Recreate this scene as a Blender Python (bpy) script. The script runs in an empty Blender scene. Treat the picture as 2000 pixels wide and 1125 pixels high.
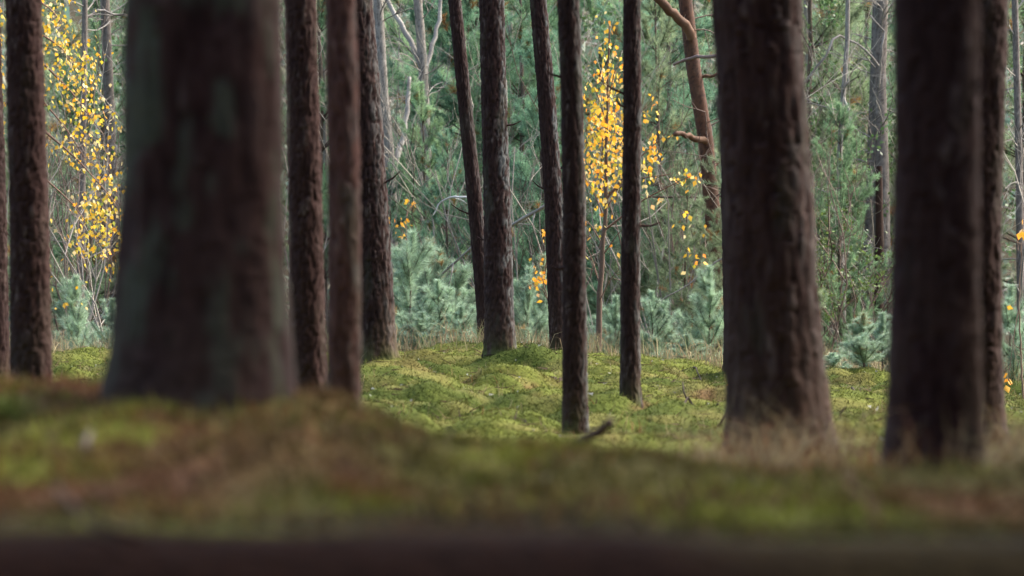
import bpy, math, random
import numpy as np

# ------------------------------------------------------------------ camera, sky, sun, exposure
sc = bpy.context.scene
C = sc.collection
F = 6667.0            # focal length in photo pixels (2000 px wide): 120 mm on a 36 mm sensor
CZ = 0.6              # camera height
cam = bpy.data.cameras.new('camera'); cam_o = bpy.data.objects.new('camera', cam); C.objects.link(cam_o)
cam_o.location = (0, 0, CZ); cam_o.rotation_euler = (math.radians(90), 0, 0)
cam.lens = 120; cam.sensor_width = 36; cam.clip_start = 0.1; cam.clip_end = 2000
cam.dof.use_dof = True; cam.dof.focus_distance = 27.0; cam.dof.aperture_fstop = 4.2; cam.dof.aperture_blades = 0
sc.camera = cam_o

SUN_EL, SUN_AZ = 46.0, 64.0      # azimuth measured from straight ahead (+Y) towards the right (+X)
w = bpy.data.worlds.new('World'); sc.world = w; w.use_nodes = True
nt = w.node_tree; nt.nodes.clear()
sky = nt.nodes.new('ShaderNodeTexSky'); sky.sky_type = 'NISHITA'; sky.sun_disc = False
sky.sun_elevation = math.radians(SUN_EL); sky.sun_rotation = math.radians(SUN_AZ)
sky.air_density = 1.0; sky.dust_density = 4.0; sky.ozone_density = 1.0
bg = nt.nodes.new('ShaderNodeBackground'); bg.inputs['Strength'].default_value = 0.15
wo = nt.nodes.new('ShaderNodeOutputWorld')
nt.links.new(sky.outputs[0], bg.inputs[0]); nt.links.new(bg.outputs[0], wo.inputs[0])
sun = bpy.data.lights.new('sun', 'SUN'); sun.energy = 1.3; sun.angle = math.radians(25); sun.color = (1.0, 0.95, 0.87)
sun_o = bpy.data.objects.new('sun', sun); C.objects.link(sun_o)
sun_o.rotation_euler = (math.radians(90 - SUN_EL), 0, math.radians(180 - SUN_AZ))
sc.view_settings.view_transform = 'Standard'; sc.view_settings.look = 'None'
sc.view_settings.exposure = 2.3; sc.view_settings.gamma = 1.0; sc.view_settings.use_curve_mapping = False
sc.render.engine = 'CYCLES'
sc.cycles.use_denoising = True; sc.cycles.denoiser = 'OPENIMAGEDENOISE'; sc.cycles.denoising_prefilter = 'ACCURATE'; sc.cycles.denoising_input_passes = 'RGB_ALBEDO_NORMAL'
sc.cycles.max_bounces = 6; sc.cycles.diffuse_bounces = 4; sc.cycles.glossy_bounces = 2
sc.cycles.transmission_bounces = 4; sc.cycles.transparent_max_bounces = 4
sc.cycles.caustics_reflective = False; sc.cycles.caustics_refractive = False

# ------------------------------------------------------------------ helpers
def W(px, py, D):
    """a photo position at depth D as a world point"""
    return np.array([(px - 1000.0) * D / F, D, CZ + (562.5 - py) * D / F])

def _h(ix, iy, iz, s):
    n = (ix * 374761393 + iy * 668265263 + iz * 2147483647 + s * 974711) & 0xFFFFFFFF
    n = ((n ^ (n >> 13)) * 1274126177) & 0xFFFFFFFF
    n = ((n ^ (n >> 16)) * 2246822519) & 0xFFFFFFFF
    return ((n ^ (n >> 15)) & 0xFFFFFF) / float(0xFFFFFF)
def vnoise(p, s=0):
    p = np.asarray(p, float); i = np.floor(p).astype(np.int64); f = p - i; f = f * f * (3 - 2 * f)
    x, y, z = i[..., 0], i[..., 1], i[..., 2]; fx, fy, fz = f[..., 0], f[..., 1], f[..., 2]
    def L(a, b, t): return a + (b - a) * t
    return L(L(L(_h(x, y, z, s), _h(x+1, y, z, s), fx), L(_h(x, y+1, z, s), _h(x+1, y+1, z, s), fx), fy),
             L(L(_h(x, y, z+1, s), _h(x+1, y, z+1, s), fx), L(_h(x, y+1, z+1, s), _h(x+1, y+1, z+1, s), fx), fy), fz)
def fbm(p, o=3, s=0):
    a, t, n = 0.5, 0.0, 0.0
    p = np.asarray(p, float)
    for k in range(o):
        t = t + a * vnoise(p * (2 ** k) + 17.3 * k, s + k); n += a; a *= 0.5
    return t / n
def xy0(x, y): return np.stack([x, y, np.zeros_like(x)], -1)

def build_mesh(name, verts, faces, mat, col=None, smooth=False):
    """faces: int array (n,k) with k = 3 or 4"""
    verts = np.asarray(verts, np.float32); faces = np.asarray(faces, np.int32)
    me = bpy.data.meshes.new(name)
    n, k = faces.shape
    me.vertices.add(len(verts)); me.vertices.foreach_set('co', verts.ravel())
    me.loops.add(n * k); me.loops.foreach_set('vertex_index', faces.ravel())
    me.polygons.add(n); me.polygons.foreach_set('loop_start', np.arange(0, n * k, k, dtype=np.int32))
    if smooth: me.polygons.foreach_set('use_smooth', np.ones(n, bool))
    if col is not None:
        a = me.attributes.new('col', 'FLOAT_COLOR', 'POINT')
        c = np.ones((len(verts), 4), np.float32); c[:, :3] = col
        a.data.foreach_set('color', c.ravel())
    me.materials.append(mat); me.update(calc_edges=True)
    return me
def put(name, me, parent=None, loc=None, rz=0, scale=None):
    o = bpy.data.objects.new(name, me); C.objects.link(o)
    if parent is not None: o.parent = parent
    if loc is not None: o.location = loc
    if rz: o.rotation_euler = (0, 0, rz)
    if scale is not None: o.scale = scale
    return o
def tag(o, label, cat, group=None):
    o['label'] = label; o['category'] = cat
    if group: o['group'] = group
    return o
def thing(name, label, cat, loc=(0, 0, 0), group=None, rz=0, scale=None):
    o = put(name, None, None, loc, rz, scale); o.empty_display_size = 0.1
    return tag(o, label, cat, group)

class Tubes:
    """collects round tapering tubes into one mesh"""
    def __init__(s): s.v = []; s.f = []; s.c = []; s.n = 0
    def add(s, pts, rad, k=4, col=(.2, .2, .2), cap=False):
        pts = np.asarray(pts, float); m = len(pts)
        rad = np.broadcast_to(np.asarray(rad, float), (m,))
        t = np.gradient(pts, axis=0); t /= np.linalg.norm(t, axis=1)[:, None] + 1e-9
        ref = np.array([0.13, 0.05, 1.0]) if abs(t[m // 2][2]) < 0.9 else np.array([1.0, 0.07, 0.0])
        a = np.cross(t, ref); a /= np.linalg.norm(a, axis=1)[:, None] + 1e-9
        b = np.cross(t, a)
        th = np.arange(k) * 2 * math.pi / k
        ring = pts[:, None] + rad[:, None, None] * (np.cos(th)[None, :, None] * a[:, None] + np.sin(th)[None, :, None] * b[:, None])
        s.v.append(ring.reshape(-1, 3))
        i = np.arange(m - 1)[:, None] * k; j = np.arange(k)[None]; jn = (j + 1) % k
        q = np.stack([i + j, i + jn, i + k + jn, i + k + j], -1).reshape(-1, 4) + s.n
        s.f.append(q)
        c = np.asarray(col, float)
        s.c.append(np.broadcast_to(c, (m * k, 3)) if c.ndim == 1 else np.repeat(c, k, 0))
        s.n += m * k
        if cap:
            cc = pts[-1] + t[-1] * rad[-1] * 0.3
            s.v.append(cc[None]); s.c.append(np.atleast_2d(c if c.ndim == 1 else c[-1])); base = s.n - k
            s.f.append(np.array([[base + x, base + (x + 1) % k, s.n, s.n] for x in range(k)])); s.n += 1
    def mesh(s, name, mat, smooth=True):
        f = np.concatenate(s.f)
        deg = f[:, 2] == f[:, 3]
        if deg.any():
            me = bpy.data.meshes.new(name)
            me.from_pydata(np.concatenate(s.v).tolist(), [], [tuple(r[:3]) if d else tuple(r) for r, d in zip(f.tolist(), deg)])
            a = me.attributes.new('col', 'FLOAT_COLOR', 'POINT')
            cc = np.ones((s.n, 4), np.float32); cc[:, :3] = np.concatenate(s.c); a.data.foreach_set('color', cc.ravel())
            if smooth: me.polygons.foreach_set('use_smooth', np.ones(len(me.polygons), bool))
            me.materials.append(mat); me.update(); return me
        return build_mesh(name, np.concatenate(s.v), f, mat, np.concatenate(s.c), smooth)

def unit(v): return v / (np.linalg.norm(v, axis=-1, keepdims=True) + 1e-9)
def blades(rng, pos, length, width, dirs, col, tipcol=None, bend=None):
    """thin pointed blades; with bend each is two triangles-and-a-quad style strip of 2 pieces"""
    n = len(pos)
    side = unit(np.cross(dirs, rng.normal(size=(n, 3))))
    length = np.broadcast_to(length, (n,))[:, None]; width = np.broadcast_to(width, (n,))[:, None]
    tipcol = col if tipcol is None else tipcol
    if bend is None:
        v = np.stack([pos - side * width / 2, pos + side * width / 2, pos + dirs * length], 1).reshape(-1, 3)
        c = np.stack([col, col, tipcol], 1).reshape(-1, 3)
        f = np.arange(n * 3).reshape(-1, 3)
        return v, f, c
    mid = pos + dirs * length * 0.55
    tip = mid + unit(dirs + bend) * length * 0.5
    v = np.stack([pos - side * width / 2, pos + side * width / 2, mid - side * width * .4, mid + side * width * .4, tip], 1).reshape(-1, 3)
    c = np.stack([col, col, (col + tipcol) / 2, (col + tipcol) / 2, tipcol], 1).reshape(-1, 3)
    b = np.arange(n)[:, None] * 5
    f = np.concatenate([b + [0, 1, 3], b + [0, 3, 2], b + [2, 3, 4]])
    return v, f, c

# ------------------------------------------------------------------ materials
def mat_attr(name, rough=0.9, transl=0.0, noise=None, bump=None, spec=0.15, tint=None):
    m = bpy.data.materials.new(name); m.use_nodes = True
    t = m.node_tree; t.nodes.clear(); N = t.nodes.new; L = t.links.new
    out = N('ShaderNodeOutputMaterial'); at = N('ShaderNodeAttribute'); at.attribute_name = 'col'
    col = at.outputs['Color']
    tc = N('ShaderNodeTexCoord')
    if noise:
        sc_, amt = noise
        mp = N('ShaderNodeMapping'); mp.inputs['Scale'].default_value = sc_
        L(tc.outputs['Object'], mp.inputs[0])
        nz = N('ShaderNodeTexNoise'); nz.inputs['Scale'].default_value = 1.0; nz.inputs['Detail'].default_value = 6; nz.inputs['Roughness'].default_value = .65
        L(mp.outputs[0], nz.inputs['Vector'])
        mr = N('ShaderNodeMapRange'); mr.inputs[1].default_value = .25; mr.inputs[2].default_value = .75
        mr.inputs[3].default_value = 1 - amt; mr.inputs[4].default_value = 1 + amt
        L(nz.outputs['Fac'], mr.inputs[0])
        mx = N('ShaderNodeMix'); mx.data_type = 'RGBA'; mx.blend_type = 'MULTIPLY'; mx.inputs[0].default_value = 1
        L(col, mx.inputs[6]); L(mr.outputs[0], mx.inputs[7]); col = mx.outputs[2]
    if tint:
        oi = N('ShaderNodeObjectInfo')
        hs = N('ShaderNodeHueSaturation')
        mr2 = N('ShaderNodeMapRange'); mr2.inputs[3].default_value = 1 - tint; mr2.inputs[4].default_value = 1 + tint
        L(oi.outputs['Random'], mr2.inputs[0]); L(mr2.outputs[0], hs.inputs['Value'])
        mr3 = N('ShaderNodeMapRange'); mr3.inputs[3].default_value = .5 + tint * .06; mr3.inputs[4].default_value = .5 - tint * .06
        L(oi.outputs['Random'], mr3.inputs[0]); L(mr3.outputs[0], hs.inputs['Hue'])
        L(col, hs.inputs['Color']); col = hs.outputs[0]
    bs = N('ShaderNodeBsdfPrincipled'); bs.inputs['Roughness'].default_value = rough
    bs.inputs['Specular IOR Level'].default_value = spec
    L(col, bs.inputs['Base Color'])
    if bump:
        bsc, bst, dist = bump
        mp = N('ShaderNodeMapping'); mp.inputs['Scale'].default_value = bsc; L(tc.outputs['Object'], mp.inputs[0])
        nz = N('ShaderNodeTexNoise'); nz.inputs['Scale'].default_value = 1; nz.inputs['Detail'].default_value = 5
        L(mp.outputs[0], nz.inputs['Vector'])
        bp = N('ShaderNodeBump'); bp.inputs['Strength'].default_value = bst; bp.inputs['Distance'].default_value = dist
        L(nz.outputs['Fac'], bp.inputs['Height']); L(bp.outputs[0], bs.inputs['Normal'])
    sh = bs.outputs[0]
    if transl:
        tr = N('ShaderNodeBsdfTranslucent'); L(col, tr.inputs[0])
        ms = N('ShaderNodeMixShader'); ms.inputs[0].default_value = transl
        L(sh, ms.inputs[1]); L(tr.outputs[0], ms.inputs[2]); sh = ms.outputs[0]
    L(sh, out.inputs['Surface'])
    return m
M = dict(
    bark=mat_attr('pine_bark', .92, 0, ((55, 55, 18), .35), ((90, 90, 30), .6, .006), .12),
    pale=mat_attr('birch_bark', .75, 0, ((30, 30, 60), .2), None, .2),
    wood=mat_attr('dead_wood', .9, 0, ((60, 60, 60), .3), None, .1),
    needle=mat_attr('pine_needles', .55, .25, None, None, .3, .14),
    needle_far=mat_attr('pine_needles_far', .6, .5, None, None, .2, .18),
    leaf=mat_attr('autumn_leaf', .55, .4, None, None, .25, .22),
    green=mat_attr('green_leaf', .5, .35, None, None, .3),
    moss=mat_attr('moss', .9, .2, None, None, .1),
    grass=mat_attr('dry_grass', .8, .3, None, None, .1),
    ground=mat_attr('forest_floor', 1.0, 0, ((25, 25, 25), .4), ((40, 40, 40), .8, .02), .05),
)

# ------------------------------------------------------------------ terrain
_D = [0.5, 2.0, 3.15, 3.35, 3.55, 4.5, 5.5, 6.4, 8.0, 10., 12., 15., 18., 21., 24., 28., 32., 40., 55., 70., 90., 120., 400.]
_T = {  # drop below the camera for five sight columns
 -1.0: [1.3, 1.25, .95, .42, .257, .264, .222, .205, .36, .50, .58, .60, .59, .59, .58, .60, .72, .80, .6, -.6, -5, -13, -30],
 -0.5: [1.3, 1.25, .95, .42, .255, .254, .215, .208, .33, .47, .56, .60, .60, .60, .59, .60, .72, .80, .6, -.6, -5, -13, -30],
  0.0: [1.3, 1.25, .95, .42, .257, .276, .292, .315, .42, .55, .62, .665, .665, .63, .565, .525, .72, .80, .6, -.6, -5, -13, -30],
  0.5: [1.3, 1.25, .95, .42, .260, .296, .330, .372, .45, .54, .60, .67, .69, .70, .69, .69, .80, .85, .6, -.6, -5, -13, -30],
  1.0: [1.3, 1.25, .95, .42, .260, .298, .335, .385, .455, .53, .562, .66, .72, .76, .80, .84, .90, .9, .6, -.6, -5, -13, -30]}
_lg = np.linspace(math.log(.5), math.log(400), 900)
_cols = []
_k = np.exp(-np.linspace(-2, 2, 13) ** 2); _k /= _k.sum()
for u in (-1., -.5, 0., .5, 1.):
    t_ = np.interp(_lg, np.log(_D), _T[u]); t_ = np.convolve(np.pad(t_, 6, 'edge'), _k, 'valid')
    _cols.append(t_)
_cols = np.array(_cols)
_mounds = [(-0.25, 25.2, .75, .075), (-.85, 20.6, .5, .06), (.60, 24.5, .6, .05), (-.45, 22.6, .4, .05), (.62, 18.3, .35, .03),
           (1.1, 26.5, .7, .05), (-1.5, 19.0, .9, .04), (1.5, 22., .6, .05), (.1, 20.5, .45, .04), (-.2, 18.6, .45, .05), (.35, 16.2, .35, .035)]
_mounds += [((px - 1000) * D_ / F, D_, .20, .045) for px, D_ in ((741, 20.8), (978, 24.5), (1124, 15.8), (1231, 18.2), (950, 28), (1095, 27.5))]
def gz(x, y, detail=True):
    x = np.asarray(x, float); y = np.asarray(y, float)
    yy = np.clip(y, .6, 390)
    u = np.clip(x * F / (1000 * np.clip(y, 3.3, None)), -1, 1)
    li = (np.log(yy) - _lg[0]) / (_lg[1] - _lg[0])
    i0 = np.clip(np.floor(li).astype(int), 0, 898); ft = li - i0
    uc = (u + 1) * 2; c0 = np.clip(np.floor(uc).astype(int), 0, 3); fc = uc - c0; fc = fc * fc * (3 - 2 * fc)
    a = _cols[c0, i0] * (1 - ft) + _cols[c0, i0 + 1] * ft
    b = _cols[c0 + 1, i0] * (1 - ft) + _cols[c0 + 1, i0 + 1] * ft
    z = CZ - (a * (1 - fc) + b * fc)
    for mx, my, r, h in _mounds:
        z = z + h * np.exp(-((x - mx) ** 2 + (y - my) ** 2) / (r * r))
    if detail:
        near = np.clip((y - 8) / 5, 0, 1)
        p = xy0(x, y)
        lump = np.abs(fbm(p * 1.6, 2, 5) - .5) * 2
        z = z + near * (.15 * (fbm(p * 1.1, 2, 3) - .5) + .12 * (lump - .3) + .19 * (np.sqrt(np.abs(fbm(p * [1.9, 3.0, 1] + .25 * vnoise(p * 4, 14)[..., None], 2, 9) - .5) * 2) - .5) + .065 * (fbm(p * 7, 2, 10) - .5) + .03 * (vnoise(p * 13, 12) - .5))
        z = z + (1 - near) * (.11 * (fbm(p * 3.2, 2, 21) - .5) + .05 * (fbm(p * 9, 2, 23) - .5)) * np.clip((y - 3.55) / .6, .16, 1)
    return z
def g1(x, y): return float(gz(np.array([x]), np.array([y]))[0])

MOSS_A = np.array([.112, .128, .026]); MOSS_B = np.array([.056, .076, .015]); MOSS_C = np.array([.170, .156, .048]); RUSSET = np.array([.10, .05, .028]); SOIL = np.array([.0190, .0074, .0040])
def mixc(a, b, t): return a + (b - a) * np.asarray(t)[..., None]
def sstep(a, b, x): t = np.clip((x - a) / (b - a), 0, 1); return t * t * (3 - 2 * t)
def ground_col(x, y):
    p = xy0(x, y)
    n1 = fbm(p * 1.3, 3, 31); n2 = fbm(p * 5, 2, 37); n3 = fbm(p * .9 + 40, 2, 41)
    c = mixc(MOSS_B, MOSS_A, sstep(.3, .6, n1)); c = mixc(c, MOSS_C, sstep(.5, .75, n2) * .7)
    hol = 1 - sstep(.02, .14, np.abs(fbm(p * [1.9, 3.0, 1] + .25 * vnoise(p * 4, 14)[..., None], 2, 9) - .5) * 2); c = mixc(c, RUSSET, np.clip(hol * .85 + sstep(.64, .74, fbm(p * 3.1, 2, 45)) * .35, 0, .8) * sstep(.35, .55, fbm(p * 1.7, 2, 47)))  # russet patches; hollows also darkened in colour for shade between cushions
    nr = 1 - sstep(8.0, 12.5, y)
    fg = mixc(np.array([.070, .060, .018]), np.array([.100, .050, .024]), sstep(.38, .62, fbm(p * 2.3, 2, 51)))
    fg = mixc(fg, np.array([.125, .130, .022]), sstep(.50, .66, fbm(p * 2.9 + 9, 2, 53)))
    c = mixc(c, fg * 1.55, nr)
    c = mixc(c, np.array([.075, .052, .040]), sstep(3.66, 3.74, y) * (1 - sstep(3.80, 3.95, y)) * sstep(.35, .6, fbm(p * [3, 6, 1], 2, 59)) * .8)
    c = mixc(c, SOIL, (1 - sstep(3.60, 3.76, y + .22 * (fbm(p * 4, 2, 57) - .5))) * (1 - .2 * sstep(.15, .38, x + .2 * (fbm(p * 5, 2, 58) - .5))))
    c = mixc(c, np.array([.055, .045, .025]), sstep(27, 31, y))
    return c
def axis(dense0, dense1, step, lo, hi):
    a = list(np.arange(dense0, dense1 + 1e-6, step)); s = step
    while a[-1] < hi: s *= 1.25; a.append(a[-1] + s)
    s = step; b = []
    x = dense0
    while x > lo: s *= 1.25; x -= s; b.append(x)
    return np.array(b[::-1] + a)
xs = axis(-5.2, 5.2, .05, -260, 260)
ys = np.concatenate([[-60, -20, -6, -1, 1, 2, 2.6], np.arange(3.0, 9, .04), np.arange(9, 33, .06), axis(33, 34, .1, 33, 420)])
X, Y = np.meshgrid(xs, ys)
Z = gz(X, Y)
ni, nj = X.shape
idx = np.arange(ni * nj).reshape(ni, nj)
fq = np.stack([idx[:-1, :-1], idx[:-1, 1:], idx[1:, 1:], idx[1:, :-1]], -1).reshape(-1, 4)
gme = build_mesh('ground', np.stack([X, Y, Z], -1).reshape(-1, 3), fq, M['ground'], ground_col(X, Y).reshape(-1, 3) * .75, True)
go = put('ground', gme); go['kind'] = 'structure'

rng = np.random.default_rng(7)
def wedge(n, y0, y1, half=.19, pad=.3):
    y = np.sqrt(rng.uniform(y0 ** 2, y1 ** 2, n)); x = rng.uniform(-1, 1, n) * (y * half + pad)
    return x, y
# moss carpet of the clearing
x, y = wedge(560000, 9.0, 29.5)
pos = np.stack([x, y, gz(x, y) - .004], -1)
d = unit(np.stack([rng.normal(0, .8, len(x)), rng.normal(0, .8, len(x)), rng.uniform(.35, 1.1, len(x))], -1))
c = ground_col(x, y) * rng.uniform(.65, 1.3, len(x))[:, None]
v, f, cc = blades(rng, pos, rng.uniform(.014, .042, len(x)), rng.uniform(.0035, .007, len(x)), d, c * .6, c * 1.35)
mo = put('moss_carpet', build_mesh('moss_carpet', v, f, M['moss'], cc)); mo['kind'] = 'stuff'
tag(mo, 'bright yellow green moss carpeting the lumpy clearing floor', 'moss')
# foreground bank: moss, heath and litter
x, y = wedge(90000, 3.72, 10.5, .2, .15)
pos = np.stack([x, y, gz(x, y) - .004], -1)
d = unit(np.stack([rng.normal(0, .7, len(x)), rng.normal(0, .7, len(x)), rng.uniform(.3, 1.1, len(x))], -1))
c = ground_col(x, y) * rng.uniform(.5, 1.6, len(x))[:, None]
v, f, cc = blades(rng, pos, rng.uniform(.012, .045, len(x)), rng.uniform(.004, .012, len(x)), d, c * .8, c * 1.2)
mo = put('heath_moss', build_mesh('heath_moss', v, f, M['moss'], cc)); mo['kind'] = 'stuff'
tag(mo, 'blurred olive and russet moss covering the foreground bank', 'moss')
TAN = np.array([.30, .215, .12]); STRAW = np.array([.36, .30, .17]); RUST = np.array([.17, .075, .035])
def grass(name, label, x, y, l0, l1, wd, cols, lean=.45, sink=.01):
    n = len(x)
    pos = np.stack([x, y, gz(x, y) - sink], -1)
    d = unit(np.stack([rng.normal(0, lean, n), rng.normal(0, lean, n), np.ones(n)], -1))
    bend = np.stack([rng.normal(0, .8, n), rng.normal(0, .8, n), rng.uniform(-1.0, .1, n)], -1)
    pick = rng.integers(0, len(cols), n)
    c = np.array(cols)[pick] * rng.uniform(.6, 1.25, n)[:, None]
    v, f, cc = blades(rng, pos, rng.uniform(l0, l1, n), rng.uniform(wd * .6, wd * 1.3, n), d, c * .85, c, bend)
    o = put(name, build_mesh(name, v, f, M['grass'], cc)); o['kind'] = 'stuff'; tag(o, label, 'grass')
def clumped(n, y0, y1, k, spread, half=.19):
    cx, cy = wedge(k, y0, y1, half, .1); i = rng.integers(0, k, n)
    return cx[i] + rng.normal(0, spread, n), cy[i] + rng.normal(0, spread, n)
x, y = clumped(11000, 3.9, 8.6, 420, .07)
grass('bank_grass', 'blurred dry tan and rust grass on the foreground bank', x, y, .015, .06, .003, [TAN * .85, RUST, STRAW * .8, np.array([.13, .14, .03])], .7)
x, y = clumped(4600, 5.4, 9.6, 130, .07); k_ = (x > y * .045); x, y = x[k_], y[k_]
grass('wispy_grass', 'pale wispy dead grass in front of the two big trunks', x, y, .06, .28, .0032, [TAN * .95, STRAW * .85, RUST * .9], .6)
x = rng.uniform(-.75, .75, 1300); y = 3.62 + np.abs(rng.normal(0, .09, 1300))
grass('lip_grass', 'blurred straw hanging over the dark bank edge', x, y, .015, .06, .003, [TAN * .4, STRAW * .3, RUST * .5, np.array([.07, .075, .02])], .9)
HC_ = np.array([[.16, .165, .026], [.10, .115, .022], [.17, .082, .034], [.12, .060, .030], [.23, .16, .08], [.030, .018, .012], [.14, .15, .024], [.22, .125, .045], [.17, .10, .06]])
kc = 420; cx_, cy_ = wedge(kc, 3.7, 8.2, .19, .1); ci = rng.integers(0, kc, 40000); sp_ = rng.uniform(.02, .055, kc)[ci]; n = len(ci)
x, y = cx_[ci] + rng.normal(0, 1, n) * sp_, cy_[ci] + rng.normal(0, 1, n) * sp_; ok = y > 3.64; x, y, ci = x[ok], y[ok], ci[ok]; n = len(x)
hh_ = rng.uniform(.012, .042, kc)[ci] * rng.uniform(.4, 1.1, n); c = HC_[rng.integers(0, len(HC_), kc)[ci]] * rng.uniform(.9, 1.9, n)[:, None]
d = unit(np.stack([rng.normal(0, .5, n), rng.normal(0, .5, n), np.ones(n)], -1))
v, f, cc = blades(rng, np.stack([x, y, gz(x, y) - .005], -1), hh_, rng.uniform(.004, .010, n), d, c * .8, c)
o = put('heath_tufts', build_mesh('heath_tufts', v, f, M['moss'], cc)); o['kind'] = 'stuff'; tag(o, 'blurred mixed tufts of green, rust and tan on the bank', 'heath')
x, y = clumped(15000, 27.0, 33.0, 420, .16, .18)
grass('edge_grass', 'straw coloured dead grass along the far edge of the clearing', x, y, .10, .38, .006, [STRAW, STRAW * .8, TAN, np.array([.20, .22, .10])], .3)
x, y = clumped(2600, 12.0, 27.0, 160, .12, .18)
grass('sparse_grass', 'sparse thin dead grass blades among the moss', x, y, .04, .15, .003, [TAN, STRAW * .8, RUST], .5)

x, y = wedge(4200, 11, 28.5, .19, .2); n = len(x); pos = np.stack([x, y, gz(x, y) + .012], -1)
d = unit(np.stack([rng.normal(0, 1, n), rng.normal(0, 1, n), rng.normal(.12, .15, n)], -1)); c = np.array([.06, .038, .028]) * rng.uniform(.5, 2.2, n)[:, None]
fl = rng.uniform(size=n) < .22; c[fl] = np.array([.36, .36, .32]) * rng.uniform(.5, 1.1, fl.sum())[:, None]
v, f, cc = blades(rng, pos, np.where(fl, rng.uniform(.012, .03, n), rng.uniform(.04, .18, n)), np.where(fl, .016, rng.uniform(.004, .010, n)), d, c)
o = put('twig_litter', build_mesh('twig_litter', v, f, M['grass'], cc)); o['kind'] = 'stuff'; tag(o, 'fine brown twig and needle litter strewn over the moss', 'litter')

# ------------------------------------------------------------------ the stand of pines
BARK_D = np.array([.0125, .0056, .0048]); BARK_M = np.array([.0245, .0122, .0104]); BARK_L = np.array([.090, .064, .056]); LICH = np.array([.050, .050, .035]); CRUST_SIDELIGHT = np.array([.105, .112, .108]); EARTH = np.array([.080, .052, .034])
def resample(P, n):
    P = np.asarray(P, float); s = np.concatenate([[0], np.cumsum(np.linalg.norm(np.diff(P, axis=0), axis=1))])
    t = np.linspace(0, s[-1], n); return np.stack([np.interp(t, s, P[:, i]) for i in range(3)], -1)
def trunk_mesh(name, axis_pts, r0, D, seed, wprof=None, flare=.30, tip=.35, mat='bark', pal=None, lichen=.3, dirt=.5, plate=1.0, top_h=9.0, segs=72, fine=1.4, zf=8.5, side=0.0):
    """axis_pts: world points from base up through the frame; carried on to top_h metres"""
    A = np.asarray(axis_pts, float); A = A[np.argsort(A[:, 2])]
    base, last = A[0], A[-1]
    dirn = (A[-1] - A[0]); dirn = dirn / dirn[2]
    vis_top = last[2] + .15
    step = max(.0035, fine * D / 3413.0)
    zs = np.concatenate([np.arange(base[2] - .12, vis_top, step), np.linspace(vis_top + .1, top_h, 10)])
    def sm(v):
        w_ = np.interp(zs, A[:, 2], v); slope = dirn
        return w_
    cx, cy = sm(A[:, 0]), sm(A[:, 1])
    hi = zs > last[2]; damp = np.minimum(zs - last[2], 2.5)
    cx = np.where(hi, last[0] + dirn[0] * damp * .6, cx); cy = np.where(hi, last[1] + dirn[1] * damp * .6, cy)
    kk = max(3, int(.25 / step)) | 1; ker = np.hanning(kk + 2)[1:-1]; ker /= ker.sum()
    cx = np.convolve(np.pad(cx, kk // 2, 'edge'), ker, 'valid'); cy = np.convolve(np.pad(cy, kk // 2, 'edge'), ker, 'valid')
    h = zs - base[2]
    r = r0 * (1 - (1 - tip) * np.clip(h, 0, None) / (top_h - base[2]))
    if wprof is not None:
        zr, rr_ = wprof; o_ = np.argsort(zr); r = np.where(zs > zr.max(), np.interp(zs, zr[o_], rr_[o_]) * (1 - .6 * np.clip((zs - zr.max()) / (top_h - zr.max()), 0, 1)), np.interp(zs, zr[o_], rr_[o_]))
        r = np.convolve(np.pad(r, kk // 2, 'edge'), ker, 'valid')
    th = np.arange(segs) * 2 * math.pi / segs
    TH, ZZ = np.meshgrid(th, zs); R = np.repeat(r[:, None], segs, 1); H = np.repeat(h[:, None], segs, 1)
    lobes = .6 + .4 * np.cos(TH * 4 + seed) * np.cos(TH * 1 + seed * 2.1)
    R = R * (1 + flare * np.exp(-np.clip(H, 0, None) / .10) * lobes + .10 * flare * np.exp(-np.clip(H, 0, None) / .45))
    ct, st = np.cos(TH), np.sin(TH)
    s_ = np.stack([ct * r0, st * r0, ZZ], -1) + seed * 3.7
    warp = (vnoise(s_ * [40, 40, 14], seed) - .5)[..., None] * np.array([.03, .03, .05])
    g_ = np.clip(.13 / max(r0, .05), .75, 1.6) if r0 < .3 else 1
    q = (s_ + warp) * np.array([52, 52, zf]) * g_
    n1 = vnoise(q, seed + 1); n2 = vnoise(q * 2.1 + 7, seed + 2); n0 = vnoise(s_ * [9, 9, 1.5], seed + 3)
    fis = np.abs(n1 - .5) * 2; fis2 = np.abs(n2 - .5) * 2
    pl = np.clip(fis * 2.4, 0, 1) * .62 + np.clip(fis2 * 2.2, 0, 1) * .38
    amp = plate * min(.014, r0 * .13)
    R = R + amp * (pl - .6) + r0 * .04 * (n0 - .5) + amp * .5 * (vnoise(q * 4, seed + 5) - .5)
    V = np.stack([cx[:, None] + R * ct, cy[:, None] + R * st, ZZ], -1)
    dk, md, lt = pal if pal else (BARK_D, BARK_M, BARK_L)
    col = mixc(dk, md, sstep(.15, .6, pl)); col = mixc(col, lt, sstep(.60, 1.0, pl) * sstep(.48, .78, fbm(s_ * [40, 40, 12], 2, seed + 7)) * sstep(.35, .65, fbm(s_ * [12, 12, 3], 2, seed + 17)))
    big = lichen > .9; lo_ = .50 if big else .58; lc_ = LICH * (1.35 if big else 1); L_ = sstep(lo_, lo_ + .14, fbm(s_ * np.array([13, 13, 3.5]) * (2.6 if big else 1), 3, seed + 8)) * lichen
    col = mixc(col, lc_, L_)
    if side:   # grey lichen patches that also paint pale side light on the right flank
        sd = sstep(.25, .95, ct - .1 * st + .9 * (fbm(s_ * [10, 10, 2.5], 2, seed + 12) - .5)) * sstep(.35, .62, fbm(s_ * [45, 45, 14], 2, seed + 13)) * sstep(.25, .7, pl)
        col = mixc(col, CRUST_SIDELIGHT, sd * side * .8)
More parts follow.
